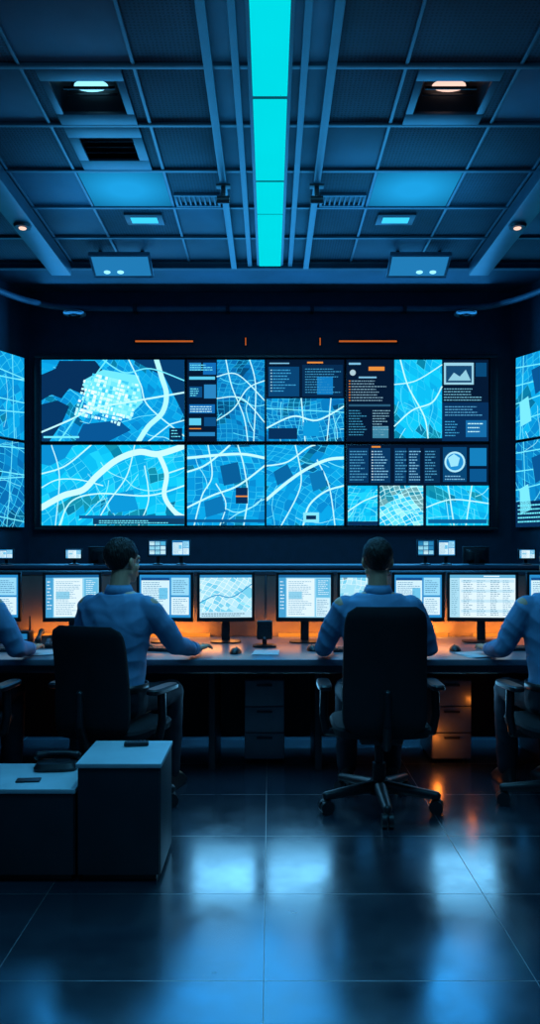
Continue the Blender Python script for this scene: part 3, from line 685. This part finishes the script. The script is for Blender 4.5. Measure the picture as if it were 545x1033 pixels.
def desk_phone(x, y, z, rz, label):
    t = thing('telephone', label, 'telephone', (x, y, z), rz)
    bm = B(); vs = [bm.verts.new(v) for v in ((-.1, -.1, .001), (.1, -.1, .001), (.1, .1, .001), (-.1, .1, .001), (-.1, -.1, .02), (.1, -.1, .02), (.1, .1, .06), (-.1, .1, .06))]
    for f in ((3, 2, 1, 0), (4, 5, 6, 7), (0, 1, 5, 4), (1, 2, 6, 5), (2, 3, 7, 6), (3, 0, 4, 7)): bm.faces.new([vs[i] for i in f])
    bmesh.ops.bevel(bm, geom=bm.edges[:], offset=.006, segments=2, affect='EDGES'); obj('body', bm, M['black'], t)
    R = Matrix.Rotation(math.atan2(.04, .2), 4, 'X')
    bm = B(); limb(bm, [(-.065, -.085, .05), (-.065, -.03, .068), (-.065, .04, .083), (-.065, .09, .085)], [.02, .014, .014, .02]); obj('handset', bm, M['dark'], t)
    bm = B()
    for i in range(4):
        for j in range(3): box(bm, (-.01+j*.034, -.07+i*.026, .0275+i*.0052), (.024, .017, .008), .002, R)
    obj('keypad', bm, M['ped'], t)
    bm = B(); box(bm, (.035, .065, .056), (.1, .04, .006), .002, R); obj('display', bm, M['dark'], t)
def papers(x, y, z, rz, label, n=3, w=.21, h=.297):
    bm = B()
    for i in range(n): box(bm, (.006*i, -.004*i, .0012+i*.0022), (w, h, .002), .0004, Matrix.Rotation(.06*i, 4, 'Z'))
    o = obj('paper_stack', bm, M['paper']); o.location = (x, y, z); o.rotation_euler = (0, 0, rz); tag(o, label, 'paper')
t = thing('desk_speaker', 'small black desk speaker at the middle of the desk', 'speaker', (PX(267, 5.0), 5.0, DZ))
bm = B(); loft(bm, [(0, 0, .0005, .075, .06), (0, 0, .012, .075, .06), (0, 0, .018, .05, .04)], 24, 4); obj('base', bm, M['black'], t)
bm = B(); cyl(bm, (0, 0, .016), (0, 0, .05), .015); obj('stem', bm, M['dark'], t)
bm = B(); box2(bm, -.05, .05, -.035, .045, .048, .165, .012); obj('body', bm, M['black'], t)
bm = B(); cyl(bm, (0, -.037, .105), (0, -.0345, .105), .034); obj('cone', bm, M['dark'], t)
bm = B(); cyl(bm, (0, -.0365, .06), (0, -.0345, .06), .008); obj('knob', bm, M['chrome'], t)
t = thing('desk_radio', 'small black radio unit with a stub aerial, left of the desk telephone', 'radio', (-1.565, 5.02, DZ))
bm = B(); box2(bm, -.055, .055, -.05, .05, .0005, .10, .008); obj('body', bm, M['black'], t)
bm = B(); cyl(bm, (.038, .02, .099), (.038, .02, .19), .007, .005); obj('aerial', bm, M['black'], t)
bm = B(); cyl(bm, (-.03, -.058, .07), (-.03, -.0495, .07), .012); obj('knob', bm, M['chrome'], t)
bm = B(); box2(bm, -.005, .042, -.053, -.0495, .05, .085, .002); obj('display', bm, M['dimpanel'], t)
desk_phone(PX(50, 5.0), 5.02, DZ, .15, 'black desk telephone below the document monitor, left of the turned operator')
mouse(PX(237, 4.62), 4.70, -.2, 'black mouse lying free on the desk, left of the desk speaker')
mouse(PX(317, 4.62), 4.82, .1, 'black mouse on the desk by the left hand of the centre operator')
mouse(PX(462, 4.75), 4.82, -.1, 'black mouse on the desk behind the loose white sheets')
papers(PX(480, 4.62), 4.62, DZ, .25, 'loose white sheets on the desk below the widest monitor', 3, .18, .22)
papers(PX(268, 4.7), 4.72, DZ, -.1, 'white sheets on the desk in front of the desk speaker', 2, .15, .21)
papers(PX(38, 4.65), 4.70, DZ, .2, 'white sheets on the desk between the two left operators', 3, .15, .22)

# ---------------------------------------------------------------- rear console row
t = thing('rear_console', 'long dark console row standing between the desk and the video wall', 'desk', (0, 7.6, 0))
bm = B(); box2(bm, -2.95, 2.95, 0, .5, .05, 1.165, .01); obj('body', bm, M['rear'], t)
bm = B(); box2(bm, -3.0, 3.0, -.04, .54, 1.166, 1.2, .008); obj('top', bm, M['rear'], t)
bm = B(); box2(bm, -2.9, 2.9, .03, .47, 0, .0495, .004); obj('plinth', bm, M['black'], t)
for i in range(6):
    bm = B(); x = -2.45+i*.98; box2(bm, x-.47, x+.47, -.012, -.0005, .1, 1.12, .006); obj('door', bm, M['rear'], t)
for px, kd, lb in ((159, 'dash', 'left one of the left pair of small screens on the rear console'), (182.5, 'win', 'right one of the left pair of small screens on the rear console'),
                   (430, 'dash', 'left one of the right pair of small screens on the rear console'), (451, 'win', 'right one of the right pair of small screens on the rear console'),
                   (74, 'doc', 'lone small lit screen on the rear console, far left'), (5, 'win', 'small rear console screen at the left photo edge'), (532, 'doc', 'small rear console screen at the right photo edge')):
    big = px not in (74, 5, 532); w_ = (.19 if px < 300 else .18) if big else .17
    y_ = 7.75; hc = .17 if big else .11
    monitor(PX(px, y_), y_, w_, hc, PZ(553 if big else 559, y_), 0, doc(kd, int(px)), lb, 1.2, 'small rear console screens', 'small_screen')
for px, nm in ((103, 'left'), (480, 'right')):
    monitor(PX(px, 7.8), 7.8, .26, .17, PZ(560, 7.8), PI, None, 'dark monitor seen from behind on the rear console, %s' % nm, 1.2, 'dark rear monitors')

# ---------------------------------------------------------------- foreground cabinets
def low_cabinet(x, y, w, d, h, label):
    t = thing('low_cabinet', label, 'cabinet', (x, y, 0))
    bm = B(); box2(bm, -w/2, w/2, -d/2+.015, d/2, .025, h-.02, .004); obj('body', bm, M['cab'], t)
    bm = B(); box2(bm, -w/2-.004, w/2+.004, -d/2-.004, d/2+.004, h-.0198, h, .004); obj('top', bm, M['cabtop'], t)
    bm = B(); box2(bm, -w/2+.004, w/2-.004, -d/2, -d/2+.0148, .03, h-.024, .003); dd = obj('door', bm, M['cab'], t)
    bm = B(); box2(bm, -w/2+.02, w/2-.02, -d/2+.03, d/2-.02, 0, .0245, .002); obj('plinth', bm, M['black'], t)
low_cabinet(-.625, 3.46, .345, .38, .49, 'taller pale-topped low cabinet on the floor behind the left chair')
low_cabinet(-1.03, 3.46, .445, .38, .385, 'shorter pale-topped low cabinet cut by the left edge of the photo')
t = thing('remote_control', 'black handheld remote lying on the taller low cabinet', 'remote', (-.60, 3.56, .49), .15)
bm = B(); box(bm, (0, 0, .0095), (.11, .045, .018), .008); obj('body', bm, M['black'], t)
bm = B()
for i in range(5):
    for j in (-1, 1): box(bm, (-.036+i*.018, j*.009, .0195), (.010, .009, .003), .001)
obj('buttons', bm, M['ped'], t)
t = thing('conference_phone', 'black desk handset unit on the shorter low cabinet', 'telephone', (-.96, 3.565, .385), .1)
bm = B(); loft(bm, [(0, 0, .001, .092, .06), (0, 0, .014, .097, .064), (0, 0, .034, .085, .05), (0, 0, .038, .06, .03)], 28, 4); obj('body', bm, M['black'], t)
bm = B(); loft(bm, [(.03, -.01, .0355, .032, .022), (.03, -.01, .042, .03, .02)], 20, 4); obj('keypad', bm, M['dark'], t)
bm = B(); limb(bm, [(-.085, .03, .052), (-.04, .03, .062), (.04, .03, .062), (.085, .03, .052)], [.02, .013, .013, .02]); obj('handset', bm, M['black'], t)
bm = B(); box(bm, (0, 0, .004), (.10, .05, .007), .002); o = obj('notepad', bm, M['dark']); o.location = (-1.03, 3.38, .385); o.rotation_euler = (0, 0, .1); tag(o, 'small dark notepad at the front of the shorter low cabinet', 'notepad')

# ---------------------------------------------------------------- office chairs
def chair(x, y, rz, top, spin, label):
    t = thing('office_chair', label, 'chair', (x, y, 0), rz, 'operator chairs')
    bm = B(); loft(bm, [(0, .01, .405, .2, .2), (0, .01, .415, .245, .235), (0, .01, .45, .255, .245), (0, .01, .465, .245, .235), (0, .01, .472, .19, .18)], 36, 4.5); obj('seat', bm, M['fabric'], t)
    rg = []; z0 = .44; N = 22
    for i in range(N+1):
        v = i/N; u = abs(2*v-1); w = .218*(max(0, 1-u**9))**(1/7)*(1-.05*v)
        th = .030*(max(.02, 1-u**10))**.5
        rg.append((0, -.235-.05*v-.025*math.sin(v*PI)*-1, z0+(top-z0)*v, max(w, .15), th, .55))
    bm = B(); loft(bm, rg, 32, 3.5); obj('backrest', bm, M['fabric'], t)
    bm = B(); limb(bm, [(0, -.06, .385), (0, -.27, .39), (0, -.315, .5), (0, -.315, .66)], [.022, .024, .022, .02]); obj('back_support', bm, M['black'], t)
    for s in (-1, 1):
        bm = B(); loft(bm, [(s*.292, -.01, .640, .03, .12), (s*.292, -.01, .646, .037, .13), (s*.292, -.01, .662, .037, .13), (s*.292, -.01, .67, .03, .12)], 24, 4); a = obj('armrest', bm, M['black'], t)
        bm = B(); limb(bm, [(s*.292, -.02, .635), (s*.296, -.02, .5), (s*.28, -.02, .41), (s*.15, -.02, .392)], [.022, .022, .022, .018]); obj('armrest_post', bm, M['black'], a)
    bm = B(); box2(bm, -.11, .11, -.12, .12, .36, .404, .01); obj('tilt_mechanism', bm, M['black'], t)
    bm = B(); cyl(bm, (0, 0, .10), (0, 0, .24), .036); cyl(bm, (0, 0, .235), (0, 0, .365), .024); obj('gas_column', bm, M['black'], t)
    bm = B(); cyl(bm, (0, 0, .08), (0, 0, .15), .06, .046); obj('base_hub', bm, M['black'], t)
    for i in range(5):
        a = spin+2*PI*i/5; c_, s_ = math.cos(a), math.sin(a); R = Matrix.Rotation(a, 4, 'Z')
        bm = B(); limb(bm, [(c_*.03, s_*.03, .118), (c_*.30, s_*.30, .092)], [.034, .023]); obj('base_leg', bm, M['black'], t)
        bm = B()
        cyl(bm, R @ Vector((.30, -.028, .036)), R @ Vector((.30, -.006, .036)), .036); cyl(bm, R @ Vector((.30, .006, .036)), R @ Vector((.30, .028, .036)), .036)
        cyl(bm, R @ Vector((.30, -.006, .036)), R @ Vector((.30, .006, .036)), .009); cyl(bm, R @ Vector((.30, 0, .034)), R @ Vector((.30, 0, .085)), .009)
        ball(bm, R @ Vector((.30, 0, .05)), (.024, .024, .028)); obj('caster', bm, M['black'], t)
    return t
# ---------------------------------------------------------------- people
def hand(bm, w, f, side):
    up = Vector((0, 0, 1)); f = Vector(f); f.z = 0; f.normalize(); r = f.cross(up); tdir = -side*r; w = Vector(w)
    for off, L, kn in ((.034, .072, .086), (.0115, .080, .091), (-.0115, .074, .087), (-.033, .058, .078)):
        kk = w+f*kn+tdir*off+up*.006
        capsule(bm, w+tdir*off*.55+f*.008, kk, .0145, .0118, 10)
        d = (f+tdir*off*5).normalized()
        p1 = kk+d*L*.45+up*.004; p2 = p1+d*L*.33-up*.009; p3 = p2+d*L*.2-up*.012
        limb(bm, [kk, p1, p2, p3], [.0100, .0088, .0080, .0070], 10)
    a = w+f*.022+tdir*.026-up*.004; b = a+f*.032+tdir*.028-up*.004; c = b+f*.030+tdir*.008-up*.002
    limb(bm, [w+f*.01+tdir*.012, a, b, c], [.016, .0145, .0108, .0088], 10)
def person(x, y, rz, lean, hyaw, arms, label, skin, hairscale=1.0, seed=0, hpitch=0):
    t = thing('person', label, 'person', (x, y, 0), rz)
    V = Vector
    sp = lambda z: lean*(z-.55)
    tors = [(.495, .150, .11), (.53, .170, .125), (.60, .172, .122), (.70, .155, .104), (.80, .160, .106), (.90, .176, .115), (.99, .188, .118), (1.05, .190, .108), (1.095, .165, .09), (1.13, .105, .072), (1.15, .07, .062)]
    hc = V((0, sp(1.30)+.012, 1.30))
    HM = Matrix.Translation(hc) @ Matrix.Rotation(hyaw, 4, 'Z') @ Matrix.Rotation(hpitch, 4, 'X')
    hip = {s: V((s*.09, .0, .555)) for s in (-1, 1)}; knee = {s: V((s*.13, .42, .545)) for s in (-1, 1)}; ank = {s: V((s*.13, .40, .09)) for s in (-1, 1)}
    sh = {s: V((s*.188, sp(1.06), 1.06)) for s in (-1, 1)}
    bm = B(); loft(bm, [(0, sp(z), z, w-.004, d-.004) for z, w, d in tors], 28, 2.4)
    capsule(bm, (0, sp(1.1)-.008, 1.10), hc+V((0, -.012, -.04)), .058, .052)
    hb = B()
    ball(hb, (0, -.012, .03), (.076, .097, .088), 24); ball(hb, (0, .028, -.045), (.062, .064, .074), 24); ball(hb, (0, .07, -.094), (.026, .022, .022))
    capsule(hb, (0, .088, .012), (0, .108, -.026), .009, .014); ball(hb, (-.011, .098, -.03), .010); ball(hb, (.011, .098, -.03), .010)
    capsule(hb, (-.042, .073, .024), (.042, .073, .024), .013, .013); capsule(hb, (-.018, .084, -.06), (.018, .084, -.06), .008, .008); capsule(hb, (-.014, .083, -.071), (.014, .083, -.071), .008, .008)
    capsule(hb, (-.048, .045, -.03), (-.03, .06, -.07), .02, .02); capsule(hb, (.048, .045, -.03), (.03, .06, -.07), .02, .02)
    capsule(hb, (-.052, .0, -.055), (-.03, .05, -.088), .016, .016); capsule(hb, (.052, .0, -.055), (.03, .05, -.088), .016, .016)
    for s in (-1, 1):
        ball(hb, (s*.077, -.008, -.002), (.009, .017, .028), 14, Matrix.Rotation(s*.25, 4, 'Z')); ball(hb, (s*.070, .0, -.024), (.010, .012, .012))
    merge(bm, hb, HM)
    for s in (-1, 1):
        e, w, f = arms[s]; e, w = V(e), V(w)
        limb(bm, [sh[s], (sh[s]+e)/2, e, e+(w-e)*.35, w], [.056, .046, .038, .038, .026])
        hand(bm, w, f, s)
        limb(bm, [hip[s], knee[s], knee[s]*.55+ank[s]*.45, ank[s]], [.080, .058, .052, .036]); limb(bm, [ank[s], ank[s]+V((0, .12, -.05))], [.035, .028])
    bake('body', bm, .0045, 3, skin, t)
    for s in (-1, 1):
        bm = B(); ball(bm, (s*.031, .080, .004), .0125, 14); bmesh.ops.transform(bm, matrix=HM, verts=bm.verts[:]); ey = obj('eye', bm, M['eye'], t)
        bm = B(); ball(bm, (s*.031, .0895, .004), (.006, .004, .006), 12); bmesh.ops.transform(bm, matrix=HM, verts=bm.verts[:]); obj('iris', bm, M['hair'], ey)
        bm = B(); limb(bm, [(s*.014, .0865, .024), (s*.032, .088, .029), (s*.049, .076, .024)], [.004, .0045, .003]); bmesh.ops.transform(bm, matrix=HM, verts=bm.verts[:]); obj('eyebrow', bm, M['hair'], t)
    # short hair: cropped at the nape, one clean line over the ear down to a short sideburn
    bm = B(); t2 = B(); bmesh.ops.create_uvsphere(t2, u_segments=112, v_segments=84, radius=1)
    kill = []
    for v in t2.verts:
        q = v.co; taper = 1-.06*max(0, -q.z)
        p = V((q.x*.081*taper, -.013+q.y*.102*taper, .034+q.z*.095*(hairscale if q.z > 0 else 1)))
        v.co = p
        ys = p.y
        if ys < -.045: low = -.058-.012*max(0, 1-abs(p.x)/.05)
        elif ys < -.015: low = -.058+(ys+.045)/.03*.076
        elif ys < .03: low = .016
        else: low = .016+(ys-.03)*1.15
        low += noise.noise(V((p.x*150+seed, p.y*150, seed)))*.005
        if p.z < low: kill.append(v)
    bmesh.ops.delete(t2, geom=kill, context='VERTS')
    for v in t2.verts:
        n = noise.noise(V((v.co.x*110+seed, v.co.y*110, v.co.z*36)))*.7+noise.noise(V((v.co.x*30+seed, v.co.y*30, v.co.z*24)))*.8
        v.co += (v.co-V((0, -.01, .02))).normalized()*n*(.005 if v.co.z > .03 else .0018)
    merge(bm, t2, HM)
    hr = obj('hair', bm, M['hair'], t); sm = hr.modifiers.new('thick', 'SOLIDIFY'); sm.thickness = .009; sm.offset = -1
    # shirt, tucked in at the belt
    bm = B(); loft(bm, [(0, sp(.635), .635, .174, .122)]+[(0, sp(z), z, w+.014, d+.014) for z, w, d in tors if .69 < z < 1.14], 28, 2.4)
    for s in (-1, 1):
        e, w, f = arms[s]; e, w = V(e), V(w); wc = e+(w-e)*.92
        limb(bm, [sh[s]+V((-s*.012, 0, -.004)), (sh[s]+e)/2, e, e+(w-e)*.4, wc], [.068, .062, .053, .049, .036])
    st = bake('shirt', bm, .0065, 8, M['shirt'], t, .0062, 7)
    bm = B(); nc = sp(1.15)-.006
    for (ra, rb, za, zb) in ((.069, .064, 1.125, 1.178), (.082, .066, 1.128, 1.172)):
        loft(bm, [(0, nc, za, ra, ra*.98), (0, nc, (za+zb)/2+.005, (ra+rb)/2, (ra+rb)/2*.98), (0, nc, zb, rb, rb*.98)], 32, 2, False)
    co = obj('collar', bm, M['shirt'], st); sm = co.modifiers.new('thick', 'SOLIDIFY'); sm.thickness = .003
    for s in (-1, 1):
        e, w, f = arms[s]; e, w = V(e), V(w); d = (w-e).normalized(); wc = e+(w-e)*.9
        bm = B(); cyl(bm, wc-d*.025, wc+d*.022, .042, .039, 24); obj('cuff', bm, M['shirt'], st)
    # trousers
    bm = B(); loft(bm, [(0, sp(z), z, w+.018, d+.018) for z, w, d in tors[:3]]+[(0, sp(.65), .655, .188, .136)], 28, 2.4)
    for s in (-1, 1): limb(bm, [hip[s]+V((0, 0, .008)), knee[s]+V((0, 0, .006)), knee[s]*.5+ank[s]*.5, ank[s]+V((0, 0, .02))], [.086, .07, .066, .058])
    bake('trousers', bm, .009, 4, M['trous'], t, .003, 12)
    bm = B(); loft(bm, [(0, sp(.635), .63, .193, .141), (0, sp(.65), .665, .190, .138)], 32, 2.4, False); bl = obj('belt', bm, M['shoe'], t); sm = bl.modifiers.new('thick', 'SOLIDIFY'); sm.thickness = .006
    for s in (-1, 1):
        a = ank[s]; bm = B()
        loft(bm, [(a.x, a.y+.05, .001, .04, .125), (a.x, a.y+.05, .022, .047, .135), (a.x, a.y+.035, .055, .043, .105), (a.x, a.y+.0, .085, .04, .06), (a.x, a.y-.005, .11, .04, .05)], 24, 2.6); obj('shoe', bm, M['shoe'], t)
    return t
gen = {-1: ((-.285, .10, .835), (-.262, .345, .797), (.10, 1, 0)), 1: ((.285, .10, .835), (.262, .345, .797), (-.10, 1, 0))}
turned = {-1: ((-.28, .14, .845), (-.15, .40, .797), (.35, 1, 0)), 1: ((.275, .20, .85), (.26, .455, .797), (.05, 1, 0))}
X1, X2, X0, X3 = -.845, .578, -1.67, 1.595
chair(X1+.025, 4.17, -.36, .99, .55, 'black office chair of the turned operator, behind the low cabinets')
chair(X2, 4.20, 0, 1.085, -PI/2+.0, 'tall-backed black office chair of the centre operator, full base visible')
chair(X0, 4.2, -.1, 1.02, .2, 'black office chair at the left edge of the photo')
chair(X3-.05, 4.2, .12, 1.02, .35, 'black office chair at the right edge of the photo')
person(X1+.01, 4.20, -.36, .12, -.28, turned, 'person in light blue shirt turned to the right, seen from behind', M['skin'], 1.06, 1)
person(X2, 4.225, 0, .04, 0, gen, 'person in light blue shirt seated squarely in the tall-backed chair', M['skin2'], 1.04, 2, -.06)
person(X0, 4.22, -.1, .08, 0, gen, 'person in light blue shirt cut by the left edge, arm on desk', M['skin'], 1.0, 3)
person(X3-.04, 4.22, .12, .08, .1, gen, 'person in light blue shirt cut by the right edge, arm on desk', M['skin2'], 1.0, 4)
keyboard(X2, 4.80, 0, 'black keyboard under the hands of the centre operator')
keyboard(-.62, 4.82, -.3, 'black keyboard under the hands of the turned operator')
keyboard(-1.73, 4.82, -.05, 'black keyboard before the operator at the left edge')
keyboard(1.56, 4.86, .1, 'black keyboard before the operator at the right edge')

# ---------------------------------------------------------------- lights
def area(name, loc, rot, sx, sy, e, col, spread=PI):
    l = bpy.data.lights.new(name, 'AREA'); l.shape = 'RECTANGLE'; l.size = sx; l.size_y = sy; l.energy = e; l.color = col; l.spread = spread
    o = bpy.data.objects.new(name, l); C.objects.link(o); o.location = loc; o.rotation_euler = rot; return o
area('strip_lamp', (0, 4.8, 3.92), (0, 0, 0), .2, 4.6, 58, (.12, .60, 1))
area('strip_up_fill', (0, 5.4, 3.82), (PI, 0, 0), .8, 3.8, 5.5, (.03, .52, 1))  # added upward fill, no fixture: brightens the rails beside the strip
for s in (-1, 1):
    area('panel_lamp', (s*1.05, 5.8, 3.94), (0, 0, 0), .42, .5, 14, (.06, .42, 1))
    area('panel_up_fill', (s*1.0, 5.85, 3.62), (PI, 0, 0), 1.0, .7, 5.5, (.03, .46, 1))  # added fill without a fixture, makes the tiles round the panel glow
    area('ceiling_up_fill', (s*1.3, 5.4, 2.9), (PI, 0, 0), 1.6, 3, 1.4, (.05, .45, 1))  # added fill aimed up to lift the ceiling, no real uplighter
    area('front_overhead_fill', (s*1.0, 2.6, 3.9), (.25, 0, 0), .8, .5, 18, (.10, .55, 1))  # added overhead fill for the shirts and cabinet tops, no fixture
area('rear_fill', (0, -1.2, 3.4), (math.radians(62), 0, 0), 3, 1, 6, (.08, .45, 1))  # added fill behind the camera, lights the operators' backs
area('video_wall_fill', (PX(268, 9.2), 9.2, 3.0), (math.radians(-90), 0, 0), 5.2, 2.8, 140, (.03, .38, 1))  # added light before the video wall, for floor reflections and blue rims
for x, e in ((-2.2, .8), (-1.45, 1.4), (-.67, 2.6), (.2, 1.4), (1.02, 4.0), (1.62, 1.8), (2.3, .8)):
    area('desk_glow', (x, 5.46, .80), (math.radians(80), 0, 0), .5, .05, e, (1, .27, .03))
for x, e in ((-1.1, .7), (-.5, 1.6), (.2, .5), (1.0, 1.1)):
    area('desk_glow_front', (x, 5.50, .90), (math.radians(-85), 0, 0), .6, .1, e, (1, .34, .07))
# added lights without fixtures under the desk front, for bright reflected patches on the floor
for x in (-.27, .17, 1.15):
    area('floor_patch_fill', (x, 4.66, .56), (math.radians(-55), 0, 0), .36, .24, 1.25, (.18, .60, 1))
area('floor_haze_fill', (.35, 4.70, .50), (math.radians(-60), 0, 0), 2.4, .35, .8, (.04, .40, 1))  # added wide light, spreads a hazy blue sheen over the floor
def pt(name, loc, e, col, r=.03):
    l = bpy.data.lights.new(name, 'POINT'); l.energy = e; l.color = col; l.shadow_soft_size = r
    o = bpy.data.objects.new(name, l); C.objects.link(o); o.location = loc
pt('pedestal_glow', (1.055, 4.985, .16), .50, (1, .22, .02), .025)
pt('pedestal_glow', (1.285, 5.03, .40), .16, (1, .22, .02), .015)
pt('under_desk_glow', (-1.35, 4.95, .3), .2, (1, .28, .05))
w = bpy.data.worlds.new('World'); SC.world = w; w.use_nodes = True
w.node_tree.nodes['Background'].inputs[0].default_value = (.01, .03, .06, 1); w.node_tree.nodes['Background'].inputs[1].default_value = .15
# ---------------------------------------------------------------- camera
cam = bpy.data.cameras.new('Camera'); co = bpy.data.objects.new('Camera', cam); C.objects.link(co)
co.location = (0, 0, H); co.rotation_euler = (PI/2, 0, 0)
cam.sensor_width = 36; cam.lens = 36*F/1033; cam.shift_y = (HY-516.5)/1033; cam.clip_start = .05
SC.camera = co
